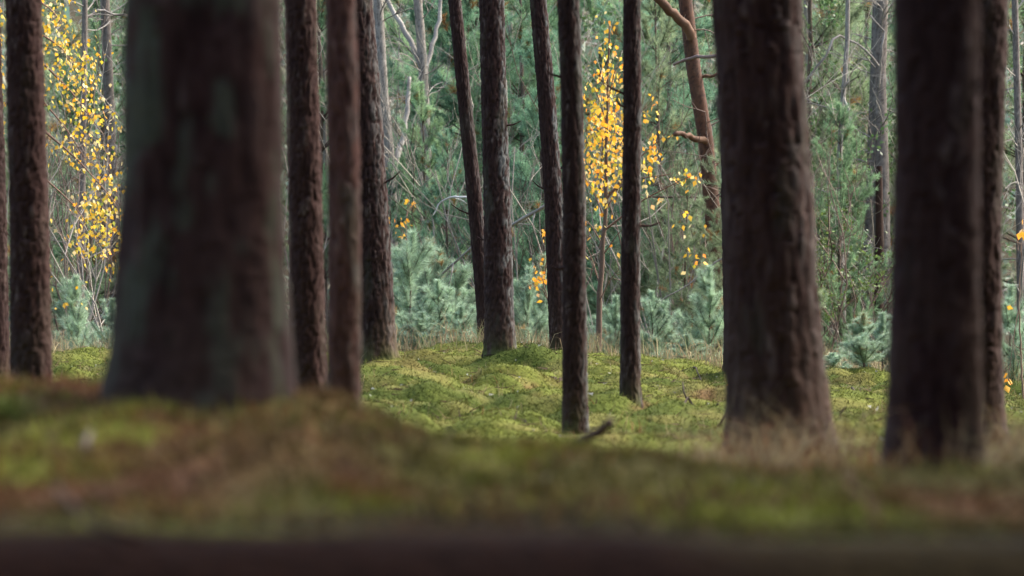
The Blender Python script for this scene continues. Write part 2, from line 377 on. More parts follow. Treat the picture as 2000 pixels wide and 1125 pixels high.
    col = mixc(col, EARTH, dirt * np.exp(-np.clip(H, 0, None) / .22) * sstep(.35, .6, fbm(s_ * [16, 16, 5], 2, seed + 9)))
    if mat == 'bark' and D > 15:   # moss creeping up the foot
        col = mixc(col, np.array([.075, .088, .022]), .9 * np.exp(-np.clip(H, 0, None) / .055) * sstep(.3, .6, fbm(s_ * [30, 30, 12], 2, seed + 21)))
    m, k = V.shape[:2]; i = np.arange(m * k).reshape(m, k); j = np.roll(i, -1, 1)
    fq = np.stack([i[:-1], j[:-1], j[1:], i[1:]], -1).reshape(-1, 4)
    return build_mesh(name, V.reshape(-1, 3), fq, M[mat], col.reshape(-1, 3), True), np.array([cx[-1], cy[-1], zs[-1]])

# needles and twigs -------------------------------------------------
def needles(r, S, E, per_m, nl, wd, col, ang=(30, 65), var=.35):
    S = np.asarray(S); E = np.asarray(E); L = np.linalg.norm(E - S, axis=1)
    cnt = np.maximum(1, (L * per_m).astype(int)); i = np.repeat(np.arange(len(S)), cnt); n = len(i)
    t = r.uniform(0, 1, n)[:, None]; ax = unit(E - S)[i]
    p = S[i] + (E - S)[i] * t
    rad = unit(np.cross(ax, r.normal(size=(n, 3)))); a = np.radians(r.uniform(*ang, n))[:, None]
    d = ax * np.cos(a) + rad * np.sin(a)
    tone = r.uniform(1 - var, 1 + var, len(S))[i][:, None] * r.uniform(.75, 1.3, n)[:, None]
    c = np.asarray(col)[None] * tone
    yel = (r.uniform(size=len(S)) < .03)[i][:, None]; c = np.where(yel, np.array([[.30, .17, .06]]) * tone, c)
    return blades(r, p, r.uniform(.7, 1.15, n) * nl, wd, d, c * .85, c * 1.1)
def conifer(seed, H, first, gap, blen, per_m, nl, wd, col, leader=.3, brush=False, nb=(4, 6), side=7, bare=.35, rtrunk=.02, droop=0.0, barkc=(.10, .075, .055)):
    """one young pine: (stem mesh, crown mesh = twigs + needles) in local space"""
    r = np.random.default_rng(seed)
    S, E = [], []; tw = Tubes(); st = Tubes()
    zs = np.linspace(-.08, H, 14); wob = np.cumsum(r.normal(0, .006 * H, (14, 2)), 0) * .5
    sp = np.stack([wob[:, 0], wob[:, 1], zs], -1)
    st.add(sp, np.linspace(rtrunk, rtrunk * .15, 14), 7, barkc)
    def at(z): return np.array([np.interp(z, zs, wob[:, 0]), np.interp(z, zs, wob[:, 1]), z])
    S += [at(H - leader)] * 3; E += [at(H)] * 3
    h = first
    while h < H - leader * .8:
        k = (H - h) / (H - first + 1e-6)
        for b in range(r.integers(*nb)):
            az = r.uniform(0, 6.283); L = blen * (.25 + .75 * k) * r.uniform(.65, 1.15)
            el = math.radians((62 - 22 * k if brush else 58 - 42 * k) + r.normal(0, 8)) - droop * k
            p = at(h + r.normal(0, .03)); pts = [p]; dd = np.array([math.cos(az) * math.cos(el), math.sin(az) * math.cos(el), math.sin(el)])
            for s_ in range(5):
                dd = unit(dd + np.array([0, 0, .10]) + r.normal(0, .03 if brush else .07, 3)); p = p + dd * L / 5; pts.append(p)
            pts = np.array(pts); tw.add(pts, np.linspace(.004 + .006 * L, .002, 6), 3, barkc)
            ks = int(np.ceil(bare * 5))
            for s_ in range(ks, 5): S.append(pts[s_]); E.append(pts[s_ + 1])
            nsd = max(2, int(side * L / blen))
            for q in range(nsd):
                t = bare * .7 + (1 - bare * .7) * (q + r.uniform()) / nsd; f_ = t * 5; i_ = min(4, int(f_)); o = pts[i_] + (pts[i_ + 1] - pts[i_]) * (f_ - i_)
                d2 = unit(unit(pts[i_ + 1] - pts[i_]) + r.normal(0, .5 if brush else .75, 3) + np.array([0, 0, .25])); l2 = L * r.uniform(.16, .38)
                m_ = o + d2 * l2 * .5; e_ = m_ + unit(d2 + np.array([0, 0, .35])) * l2 * .5
                tw.add([o, m_, e_], [.003, .0025, .0015], 3, barkc); S += [o + d2 * l2 * .15, m_]; E += [m_, e_]
        h += gap * r.uniform(.8, 1.2)
    v, f, c = needles(r, S, E, per_m, nl, wd, col)
    return st, tw, v, f, c
def conifer_parts(name, matn, *a, **k):
    st, tw, v, f, c = conifer(*a, **k)
    tv = np.concatenate(tw.v); tf = np.concatenate(tw.f); tcol = np.concatenate(tw.c)
    tri = np.concatenate([tf[:, [0, 1, 2]], tf[:, [0, 2, 3]]])
    crown = build_mesh(name + '_crown', np.concatenate([v, tv]), np.concatenate([f, tri + len(v)]), M[matn], np.concatenate([c, tcol]))
    return st.mesh(name + '_stem', M['wood']), crown

# shared high crown of the mature pines (above the frame; shades the stand)
def high_crown(seed):
    r = np.random.default_rng(seed); tw = Tubes(); S, E = [], []
    for b in range(26):
        z = r.uniform(-2.4, 1.4); az = r.uniform(0, 6.283); L = (1.9 - .55 * (z + .5)) * r.uniform(.6, 1.0); el = r.uniform(.05, .6)
        p = np.array([0, 0, z]); dd = np.array([math.cos(az) * math.cos(el), math.sin(az) * math.cos(el), math.sin(el)]); pts = [p]
        for s_ in range(4): dd = unit(dd + r.normal(0, .15, 3) + [0, 0, .08]); p = p + dd * L / 4; pts.append(p)
        tw.add(pts, np.linspace(.03, .008, 5), 4, (.10, .06, .04))
        for q in range(10):
            o = pts[r.integers(1, 5)]; d2 = unit(r.normal(0, 1, 3) + [0, 0, .5]); S.append(o); E.append(o + d2 * r.uniform(.25, .6))
    tw.add([[0, 0, -3.2], [0, 0, -1], [.05, 0, 1.8]], [.07, .06, .015], 6, (.14, .075, .045))
    v, f, c = needles(r, S, E, 70, .16, .03, (.05, .085, .045))
    tv = np.concatenate(tw.v); tf = np.concatenate(tw.f); tri = np.concatenate([tf[:, [0, 1, 2]], tf[:, [0, 2, 3]]])
    return build_mesh('high_crown', np.concatenate([v, tv]), np.concatenate([f, tri + len(v)]), M['needle'], np.concatenate([c, np.concatenate(tw.c)]))
HC = [high_crown(s) for s in (101, 102, 103)]

# each: label, depth, base pixel y (None: from the terrain), axis pixels bottom-to-top [(x,y)...], mean width in pixels, options
PINES = [
 ('dark pine trunk cut off by the left edge of the photo', 19.5, [(-18, 760), (-22, 400), (-32, 0)], 72, dict(lichen=.5)),
 ('slim dark pine second from the left, left of the huge blurred trunk', 13.5, [(62, 860), (58, 500), (46, 0)], 80, dict(lichen=.15)),
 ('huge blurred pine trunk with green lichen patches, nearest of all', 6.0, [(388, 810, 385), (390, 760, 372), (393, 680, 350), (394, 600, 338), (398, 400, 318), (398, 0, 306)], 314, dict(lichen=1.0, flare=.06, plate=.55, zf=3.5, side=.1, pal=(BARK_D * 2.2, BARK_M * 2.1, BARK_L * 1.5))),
 ('dark upright pine just right of the huge blurred trunk', 14.5, [(606, 850), (600, 600), (594, 300), (587, 0)], 69, dict(lichen=.25)),
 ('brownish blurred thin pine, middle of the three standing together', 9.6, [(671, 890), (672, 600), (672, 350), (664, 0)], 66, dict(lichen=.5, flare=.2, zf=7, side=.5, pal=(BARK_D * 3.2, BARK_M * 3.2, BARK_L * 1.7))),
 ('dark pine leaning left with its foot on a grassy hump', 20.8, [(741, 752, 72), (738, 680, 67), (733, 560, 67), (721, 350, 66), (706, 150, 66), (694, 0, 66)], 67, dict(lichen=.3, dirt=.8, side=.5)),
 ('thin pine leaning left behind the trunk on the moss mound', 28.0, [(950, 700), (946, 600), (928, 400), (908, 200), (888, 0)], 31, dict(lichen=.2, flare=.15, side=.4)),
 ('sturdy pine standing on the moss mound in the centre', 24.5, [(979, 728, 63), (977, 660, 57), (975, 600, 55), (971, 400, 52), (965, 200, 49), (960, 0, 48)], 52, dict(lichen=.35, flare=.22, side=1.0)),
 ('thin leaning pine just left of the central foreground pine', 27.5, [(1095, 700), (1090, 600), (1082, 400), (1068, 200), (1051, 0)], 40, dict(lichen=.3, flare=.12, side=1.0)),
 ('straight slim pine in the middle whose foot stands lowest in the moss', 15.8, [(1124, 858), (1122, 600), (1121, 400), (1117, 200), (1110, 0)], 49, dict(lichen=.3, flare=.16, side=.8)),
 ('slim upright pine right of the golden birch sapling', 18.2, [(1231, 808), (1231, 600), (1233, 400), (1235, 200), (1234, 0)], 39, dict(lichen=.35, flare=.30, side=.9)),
 ('pale barked pine almost hidden behind the thick right trunk', 25.0, [(1440, 745), (1438, 600), (1432, 400), (1428, 0)], 50, dict(lichen=.9)),
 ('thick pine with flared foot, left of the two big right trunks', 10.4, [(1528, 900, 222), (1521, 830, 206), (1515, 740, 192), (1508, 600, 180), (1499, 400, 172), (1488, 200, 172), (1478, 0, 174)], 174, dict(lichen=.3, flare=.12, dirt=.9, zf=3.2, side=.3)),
 ('broad blurred near black pine trunk at the right', 6.9, [(1822, 930, 186), (1824, 750, 178), (1828, 500, 168), (1830, 300, 164), (1830, 0, 164)], 160, dict(lichen=.3, flare=.2, dirt=.8, zf=3, plate=.7)),
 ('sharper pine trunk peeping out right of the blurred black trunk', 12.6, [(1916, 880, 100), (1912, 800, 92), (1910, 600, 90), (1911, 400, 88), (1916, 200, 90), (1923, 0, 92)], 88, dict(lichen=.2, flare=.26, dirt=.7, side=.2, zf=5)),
]
for i, (lab, D, axp, wpx, kw) in enumerate(PINES):
    pts = [W(a[0], a[1], D) for a in axp]
    if len(axp[0]) == 3:
        kw = dict(kw, wprof=(np.array([p[2] for p in pts]), np.array([a[2] * D / F / 2 for a in axp])))
    if D < 15 and 'pal' not in kw: kw = dict(kw, pal=(BARK_D * 1.6, BARK_M * 1.4, BARK_L * 1.2))   # near rows: browner bark, painted lighter to lift their deep shade
    bz = g1(pts[0][0], D)
    pts[0][2] = bz if abs(bz - pts[0][2]) < .25 else pts[0][2]
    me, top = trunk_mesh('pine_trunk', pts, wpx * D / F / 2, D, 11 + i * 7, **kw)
    off = np.array([pts[0][0], D, pts[0][2]])
    n_ = len(me.vertices); co = np.empty(n_ * 3, np.float32); me.vertices.foreach_get('co', co)
    me.vertices.foreach_set('co', (co.reshape(-1, 3) - off.astype(np.float32)).ravel()); me.update()
    t = thing('pine_tree', lab, 'tree', off, 'pines of the near stand')
    put('trunk', me, t)
    if 5 <= i <= 10:   # short broken dead branches
        rs = np.random.default_rng(900 + i); A_ = np.array(pts); r_ = wpx * D / F / 2
        for q_ in range(3):
            z_ = rs.uniform(.5, 2.2); a_ = rs.choice([-.35, 3.5]) + rs.normal(0, .5); c_ = np.array([np.interp(z_ + off[2], np.sort(A_[:, 2]), A_[np.argsort(A_[:, 2]), 0]) - off[0], 0, z_])
            d_ = np.array([math.cos(a_), math.sin(a_) * .5, rs.uniform(-.1, .5)]); l_ = rs.uniform(.04, .16); tb = Tubes()
            tb.add([c_ + d_ * r_ * .8, c_ + d_ * (r_ + l_ * .5), c_ + d_ * (r_ + l_) + [0, 0, .02]], [.008, .006, .003], 5, BARK_M * 1.6, cap=True); put('snag', tb.mesh('snag', M['wood']), t)
    s_ = .75 + .1 * (i % 4)
    put('crown', HC[i % 3], t, top - off + np.array([0, 0, 1.6]), i * 1.3, (s_, s_, s_))

# ------------------------------------------------------------------ blue-green pine saplings at the clearing's edge
SAP_C = (.31, .42, .285)
SAP = [conifer_parts('sapling%d' % i, 'needle', 300 + i, 1.0, .06, g_, .48, 1250, .068, .0034, SAP_C, leader=l, brush=True, nb=(5, 7), side=3, bare=.0, rtrunk=.013) for i, (l, g_) in enumerate(((.26, .15), (.36, .17), (.22, .14), (.30, .16)))]
SAPS = [ # px, depth, top px, label
 (150, 30.5, 540, 'dull green pine sapling in the left gap under yellow leaves'),
 (215, 29.5, 585, 'small pine sapling against the left side of the huge trunk'),
 (800, 29.5, 455, 'tallest blue green sapling, right beside the grassy hump pine'),
 (845, 31.0, 470, 'blue green sapling in the middle of the sapling thicket'),
 (890, 30.0, 512, 'short pale sapling left of the thin leaning pine'),
 (905, 28.9, 600, 'low pale sapling nearest the mound pine'),
 (858, 29.2, 548, 'middling pale sapling right of the tallest one'),
 (770, 31.5, 530, 'sapling half hidden behind the grassy hump pine'),
 (825, 28.8, 610, 'lowest sapling in front of the thicket'),
 (930, 32.0, 590, 'sapling behind the thin leaning pine'),
 (1030, 30.0, 525, 'pine sapling between the mound pine and the leaning pine'),
 (1065, 32.0, 500, 'taller sapling behind the leaning centre pine'),
 (1175, 31.5, 610, 'pine sapling at the foot of the golden birch'),
 (1205, 30.0, 580, 'pine sapling half hidden left of the slim upright pine'),
 (1275, 30.0, 570, 'broad pine sapling right of the slim upright pine'),
 (1312, 31.5, 640, 'low sapling between the broad sapling and the tall leader sapling'),
 (1385, 29.0, 522, 'sapling with a tall bristling leader beside the thick trunk'),
 (1340, 28.6, 655, 'small sapling at the foot of the tall leader sapling'),
 (1625, 27.5, 690, 'small sapling at the right foot of the thick trunk'),
 (1688, 27.0, 612, 'bristling blue sapling in the gap between the big right trunks'),
 (1725, 27.8, 612, 'blue sapling touching the broad black trunk'),
 (1975, 27.5, 560, 'dull sapling at the right edge of the photo'),
]
for i, (px, D, top, lab) in enumerate(SAPS):
    p = W(px, 700, D); z0 = g1(p[0], D); H = W(px, top, D)[2] - z0
    st, cr = SAP[i % 4]
    s_ = H / 1.0
    t = thing('pine_sapling', lab, 'sapling', (p[0], D, z0), 'young pines along the clearing edge', i * 2.4, (max(s_, .8) * 1.15, max(s_, .8) * 1.15, s_))
    put('stem', st, t); put('crown', cr, t)

# ------------------------------------------------------------------ bushy pines behind
BG_C = [(.175, .305, .185), (.20, .315, .165), (.21, .27, .15)]
BGP = [conifer_parts('bushy%d' % i, 'needle_far', 400 + i, 5.2, .5, .42, 1.55, 420, .105, .0070, BG_C[i], leader=.35, nb=(5, 7), side=12, bare=.2, rtrunk=.05, droop=.2) for i in range(3)]
BPL = [ # px, D, height, variant, label
 (45, 37, 5.0, 2, 'bushy pine behind the second trunk from the left'),
 (200, 40, 5.6, 1, 'bushy pine behind the yellow leaves of the left gap'),
 (632, 39, 5.6, 1, 'bushy pine glimpsed in the slit between two dark trunks'),
 (765, 36, 2.1, 0, 'bushy pine right beside the grassy hump pine, below pale birches'),
 (872, 35, 2.5, 0, 'bushy green pine left of the thin leaning pine'),
 (832, 36, 2.95, 1, 'bushy pine whose top reaches the fork of the white birch'),
 (1340, 32.3, 1.8, 2, 'low bushy pine in front of the orange barked pine'),
 (915, 40, 5.4, 0, 'bushy pine in the narrow slit between the thin pine and the mound pine'),
 (1055, 34.5, 3.4, 0, 'bushy pine low between the two leaning centre pines'),
 (1440, 32, 2.5, 2, 'low bushy pine at the foot of the orange barked pine'),
 (1310, 36, 5.0, 0, 'bushy pine between slim upright pine and orange pine'),
 (1640, 34.5, 2.7, 1, 'low bushy pine in the right hand gap'),
 (1590, 40, 5.8, 2, 'pine whose boughs fringe the thick trunk at upper right'),
 (820, 45, 6.2, 1, 'farther pine whose top boughs cross the forked birch'),
 (930, 40, 5.6, 0, 'bushy pine behind the mound pine'),
 (1025, 38.5, 5.2, 1, 'bushy pine between the mound pine and the leaning pine'),
 (1075, 42, 6.0, 0, 'farther bushy pine behind the leaning centre pine'),
 (1165, 40, 5.6, 1, 'bushy pine behind the golden birch'),
 (1275, 35, 4.0, 2, 'dull olive pine right of the slim upright pine'),
 (1345, 42, 6.2, 2, 'olive pine behind the orange barked pine'),
 (1600, 39, 6.0, 2, 'bushy pine with boughs above the right hand gap'),
 (1690, 44, 6.4, 1, 'farther pine behind the pale trunks of the right gap'),
 (1990, 38, 5.4, 2, 'bushy pine at the right edge of the photo'),
]
for i, (px, D, H, vv, lab) in enumerate(BPL):
    p = W(px, 700, D); z0 = g1(p[0], D); s_ = H / 5.2
    t = thing('bushy_pine', lab, 'tree', (p[0], D, z0), 'bushy pines behind the clearing', i * 1.9, (s_, s_, s_))
    put('trunk', BGP[vv][0], t); put('crown', BGP[vv][1], t)

# ------------------------------------------------------------------ pale birches and other background trunks
def twig_tree(r, tubes, p, d, L, rad, depth, col, spread=.6, up=.15, k=3, kids=(2, 4), out=None):
    pts = [np.array(p, float)]; dd = unit(np.array(d, float)); n = 4
    for s_ in range(n): dd = unit(dd + r.normal(0, .16, 3) + [0, 0, up * .3]); pts.append(pts[-1] + dd * L / n)
    tubes.add(pts, np.linspace(rad, rad * .55, n + 1), k, np.asarray(col) * r.uniform(.7, 1.25))
    if out is not None and depth <= 1: out.append((pts[-2], pts[-1]))
    if depth > 0:
        for q in range(r.integers(*kids)):
            j = r.integers(1, n + 1); twig_tree(r, tubes, pts[j], dd + r.normal(0, spread, 3) + [0, 0, up], L * r.uniform(.45, .75), rad * .6, depth - 1, col, spread, up, k, kids, out)
BIR = (np.array([.09, .078, .066]), np.array([.20, .18, .15]), np.array([.36, .335, .29]))
GREY = (np.array([.06, .048, .04]), np.array([.145, .122, .10]), np.array([.26, .23, .195]))
ORNG = (np.array([.032, .013, .008]), np.array([.075, .033, .017]), np.array([.125, .066, .036]))
def slender(name, label, cat, D, axp, wpx, pal, seed, limbs=(), twigs=14, tc=(.22, .20, .17), flare=.1, group=None, tip=.6, th=5.5, lich=.15):
    pts = [W(px, py, D) for px, py in axp]; pts[0][2] = min(g1(pts[0][0], D), pts[0][2]) if axp[0][1] < 700 else g1(pts[0][0], D)
    pts[0][2] = g1(pts[0][0], D)
    me, top = trunk_mesh(name + '_trunk', pts, wpx * D / F / 2, D, seed, flare=flare, tip=tip, mat='pale', pal=pal, lichen=lich, dirt=.4, plate=.45, top_h=th, segs=28, fine=1.6)
    off = pts[0].copy()
    n_ = len(me.vertices); co = np.empty(n_ * 3, np.float32); me.vertices.foreach_get('co', co)
    me.vertices.foreach_set('co', (co.reshape(-1, 3) - off.astype(np.float32)).ravel()); me.update()
    t = thing(name, label, cat, off, group); put('trunk', me, t)
    for (lp, w0, w1) in limbs:
        tb = Tubes(); P = np.array([W(px, py, D + dz) for px, py, dz in lp]) - off; P = resample(P, 12)
        r = np.random.default_rng(seed + 5); P[1:-1] += r.normal(0, .008, (10, 3))
        cv = mixc(pal[0], pal[2], np.clip(r.uniform(.35, 1.1, 12), 0, 1))
        tb.add(P, np.linspace(w0, w1, 12) * D / F / 2, 8, cv, cap=True); put('limb', tb.mesh('limb', M['pale']), t)
    tb = Tubes(); r = np.random.default_rng(seed + 9); A = np.array(pts) - off
    for q in range(twigs):
        z = r.uniform(A[0][2] + .4, min(th - .5, 4.2)); zz = np.clip(z, A[0][2], A[-1][2])
        o = np.array([np.interp(zz, A[:, 2], A[:, 0]), np.interp(zz, A[:, 2], A[:, 1]), z]); a = r.uniform(0, 6.283)
        twig_tree(r, tb, o, [math.cos(a), math.sin(a), r.uniform(-.1, .8)], r.uniform(.3, .75), .009, 2, tc, .6, .1)
    put('crown', tb.mesh('crown_twigs', M['wood'], False), t)
    return t, off
PB = 'pale trunks behind the clearing'
slender('birch_tree', 'white forked birch above the pine boughs left of centre', 'tree', 37.5, [(838, 700), (836, 400), (830, 220), (826, 130), (816, 0), (812, -60)], 24, BIR, 201,
        [([(828, 150, 0), (808, 90, .1), (772, 35, .2), (740, -40, .3)], 13, 8), ([(832, 130, 0), (846, 85, .1), (858, 30, .2), (864, -40, .2)], 10, 6)], 18, group=PB)
slender('birch_tree', 'pale birch with a low fork beside the grassy hump pine', 'tree', 37, [(768, 700), (764, 400), (759, 300), (748, 180), (738, 0)], 26, BIR, 202,
        [([(768, 330, 0), (782, 290, .1), (795, 220, .2), (800, 150, .3)], 13, 7)], 14, group=PB)
slender('birch_tree', 'broken white birch stem low among the green boughs', 'tree', 36.5, [(850, 640), (848, 520), (843, 450), (845, 390)], 12, BIR, 203, [], 6, group=PB, th=1.75, tip=.5)
slender('birch_tree', 'thin pale trunk glimpsed right of the mound pine', 'tree', 43, [(1000, 700), (999, 400), (996, 0)], 15, BIR, 204, [], 12, group=PB)
slender('birch_tree', 'grey birch trunk behind the yellow leaves at left', 'tree', 36, [(150, 700), (158, 500), (163, 250), (166, 0)], 15, GREY, 205,
        [([(163, 40, 0), (190, 20, .1), (250, 30, .2)], 6, 3)], 20, group=PB)
slender('birch_tree', 'brownish grey trunk against the huge trunk at left', 'tree', 38, [(228, 700), (226, 500), (215, 250), (205, 0)], 26, (GREY[0], GREY[1] * .8, GREY[2] * .8), 206, [], 18, group=PB)
slender('birch_tree', 'slim crooked pale birch in the right hand gap', 'tree', 35.5, [(1645, 720), (1646, 560), (1640, 450), (1640, 300), (1646, 200), (1655, 80)], 14, BIR, 207,
        [([(1648, 190, 0), (1655, 215, -.1), (1662, 250, -.1)], 6, 3)], 14, group=PB, th=3.6)
slender('birch_tree', 'broad grey birch beside the broad black trunk', 'tree', 37, [(1726, 720), (1724, 500), (1720, 300), (1716, 150), (1722, 0)], 36, GREY, 208,
        [([(1716, 128, -.2), (1690, 95, -.3), (1655, 75, -.3), (1634, 66, -.4), (1612, 112, -.5), (1570, 164, -.5)], 4.5, 4.5), ([(1716, 170, -.2), (1722, 100, -.4), (1728, 60, -.4), (1700, 30, -.4)], 5, 3)], 22, group=PB, lich=.3)
slender('birch_tree', 'thinner grey trunk left of the broad grey birch', 'tree', 37.6, [(1688, 720), (1692, 600), (1700, 400), (1704, 250), (1712, 0)], 21, GREY, 209, [], 14, group=PB, lich=.3)
slender('birch_tree', 'pale trunk sliver along the right edge of the thick trunk', 'tree', 41, [(1590, 700), (1580, 300), (1574, 0)], 15, BIR, 210, [], 12, group=PB)
slender('birch_tree', 'pale grey trunk at the right edge of the photo', 'tree', 36, [(1996, 720), (1990, 300), (1982, 0)], 17, GREY, 211, [], 20, group=PB)
slender('birch_tree', 'thin pale stem in the slit right of the dark upright pine', 'tree', 40, [(634, 720), (633, 300), (630, 0)], 14, BIR, 212, [], 16, group=PB)
slender('scots_pine', 'orange barked pine with crooked boughs right of centre', 'tree', 33, [(1404, 720), (1402, 560), (1392, 420), (1384, 330), (1378, 270), (1366, 200), (1354, 130), (1345, 55), (1338, 0)], 33, ORNG, 213,
        [([(1350, 75, -.1), (1338, 45, -.15), (1315, 25, -.2), (1280, -8, -.3)], 20, 18), ([(1378, 276, -.1), (1360, 270, -.2), (1340, 262, -.3), (1318, 262, -.4)], 14, 9),
         ([(1372, 150, 0), (1400, 145, -.1), (1430, 138, -.1)], 7, 5), ([(1383, 330, 0), (1410, 312, .1), (1440, 300, .1)], 6, 4)], 10, (.14, .10, .08), tip=.75)
slender('scots_pine', 'dim reddish trunk low in the right hand gap', 'tree', 36.4, [(1722, 720), (1716, 600), (1718, 480)], 22, (ORNG[0] * .6, ORNG[1] * .45, ORNG[2] * .4), 214, [], 3, th=1.9)

# ------------------------------------------------------------------ bare and leafy undergrowth
TW_GREY = (.27, .24, .195); TW_BRN = (.15, .11, .085)
def shrub_mesh(seed, stems, H, col, leaves=None):
    r = np.random.default_rng(seed); tb = Tubes(); out = []
    for q in range(stems):
        a = r.uniform(0, 6.283); rr = r.uniform(0, .25)
        twig_tree(r, tb, [rr * math.cos(a), rr * math.sin(a), -.05], [math.cos(a) * .5, math.sin(a) * .5, 1], H * r.uniform(.4, .7), .011, 3, col, .55, .25, 3, (2, 4), out)
    tw = tb.mesh('shrub_twigs', M['wood'], False); lf = None
    if leaves:
        n, lc = leaves; P = np.array([e for s_, e in out]); i = r.integers(0, len(P), n); pos = P[i] + r.normal(0, .05, (n, 3))
        d = unit(r.normal(0, 1, (n, 3)) + [0, 0, -.4]); c = np.array(lc) * r.uniform(.5, 1.5, n)[:, None]
        s_ = unit(np.cross(d, r.normal(size=(n, 3)))); L = r.uniform(.035, .06, n)[:, None]
        v = np.stack([pos, pos + d * L * .5 + s_ * L * .35, pos + d * L, pos + d * L * .5 - s_ * L * .35], 1).reshape(-1, 3)
        lf = build_mesh('shrub_leaves', v, np.arange(n * 4).reshape(-1, 4), M['green'], np.repeat(c, 4, 0))
    return tw, lf
SHR = [shrub_mesh(501, 7, 3.2, TW_GREY), shrub_mesh(502, 8, 2.8, TW_BRN), shrub_mesh(503, 6, 4.2, TW_GREY)]
SHL = [shrub_mesh(511, 9, 3.6, TW_BRN, (2600, (.075, .135, .045))), shrub_mesh(512, 8, 2.6, TW_BRN, (1800, (.10, .15, .04)))]
SHP = [
 (120, 34, 0, 0, 1.0, 'bare grey shrub in the left gap'), (190, 35, 1, 0, 1.2, 'bare brown shrub under the left yellow leaves'), (225, 33, 2, 0, .9, 'bare grey shrub against the huge trunk'),
 (640, 37, 2, 0, 1.1, 'bare shrub in the slit between the dark trunks'), (765, 38, 2, 0, 1.1, 'tangle of bare twigs under the low forked birch'), (830, 41, 0, 0, 1.5, 'tall bare shrub below the white forked birch'),
 (790, 34, 0, 0, .7, 'pale bare shrub in front of the forked birches'), (850, 36, 2, 0, 1.0, 'bare grey shrub right of the forked birch'), (1025, 33.5, 0, 0, 1.0, 'pale bare shrub right of the mound pine'), (1700, 36, 2, 0, .8, 'tall bare shrub across the broad grey birch'), (1310, 32.5, 0, 0, 1.1, 'pale bare shrub under the golden birch sprays'),
 (905, 35, 1, 0, .9, 'bare brown shrub behind the thin leaning pine'), (1040, 34, 1, 0, 1.0, 'bare brown shrub left of the leaning centre pine'), (1195, 33, 0, 0, .8, 'bare grey shrub behind the golden birch stem'),
 (1290, 33.5, 1, 0, 1.1, 'bare brown shrub right of the slim upright pine'), (1350, 35, 0, 0, 1.0, 'bare grey shrub left of the orange pine'), (1610, 34, 1, 0, 1.1, 'bare brown shrub at the right edge of the thick trunk'),
 (1660, 38, 2, 0, 1.1, 'bare grey shrub behind the crooked pale birch'), (1985, 33, 0, 0, 1.2, 'bare grey shrub at the right edge of the photo'),
 (1600, 38, 0, 1, 1.1, 'leafy green shrub right beside the thick trunk'), (1670, 39.5, 0, 1, 1.15, 'leafy green shrub behind the crooked birch'), (1655, 33.5, 1, 1, .75, 'low leafy shrub behind the bristling blue sapling'),
 (1740, 40, 0, 1, 1.2, 'leafy shrub behind the broad grey birch'), (1330, 39, 0, 1, 1.1, 'leafy shrub behind the orange barked pine'), (135, 39, 0, 1, 1.2, 'leafy shrub far behind the left gap'),
]
for i, (px, D, vv, kind, s_, lab) in enumerate(SHP):
    p = W(px, 700, D); tw, lf = (SHL if kind else SHR)[vv]
    t = thing('leafy_shrub' if kind else 'bare_shrub', lab, 'shrub', (p[0], D, g1(p[0], D)), 'undergrowth behind the clearing', i * 2.1, (s_, s_, s_))
    put('twigs', tw, t)
    if lf: put('foliage', lf, t)

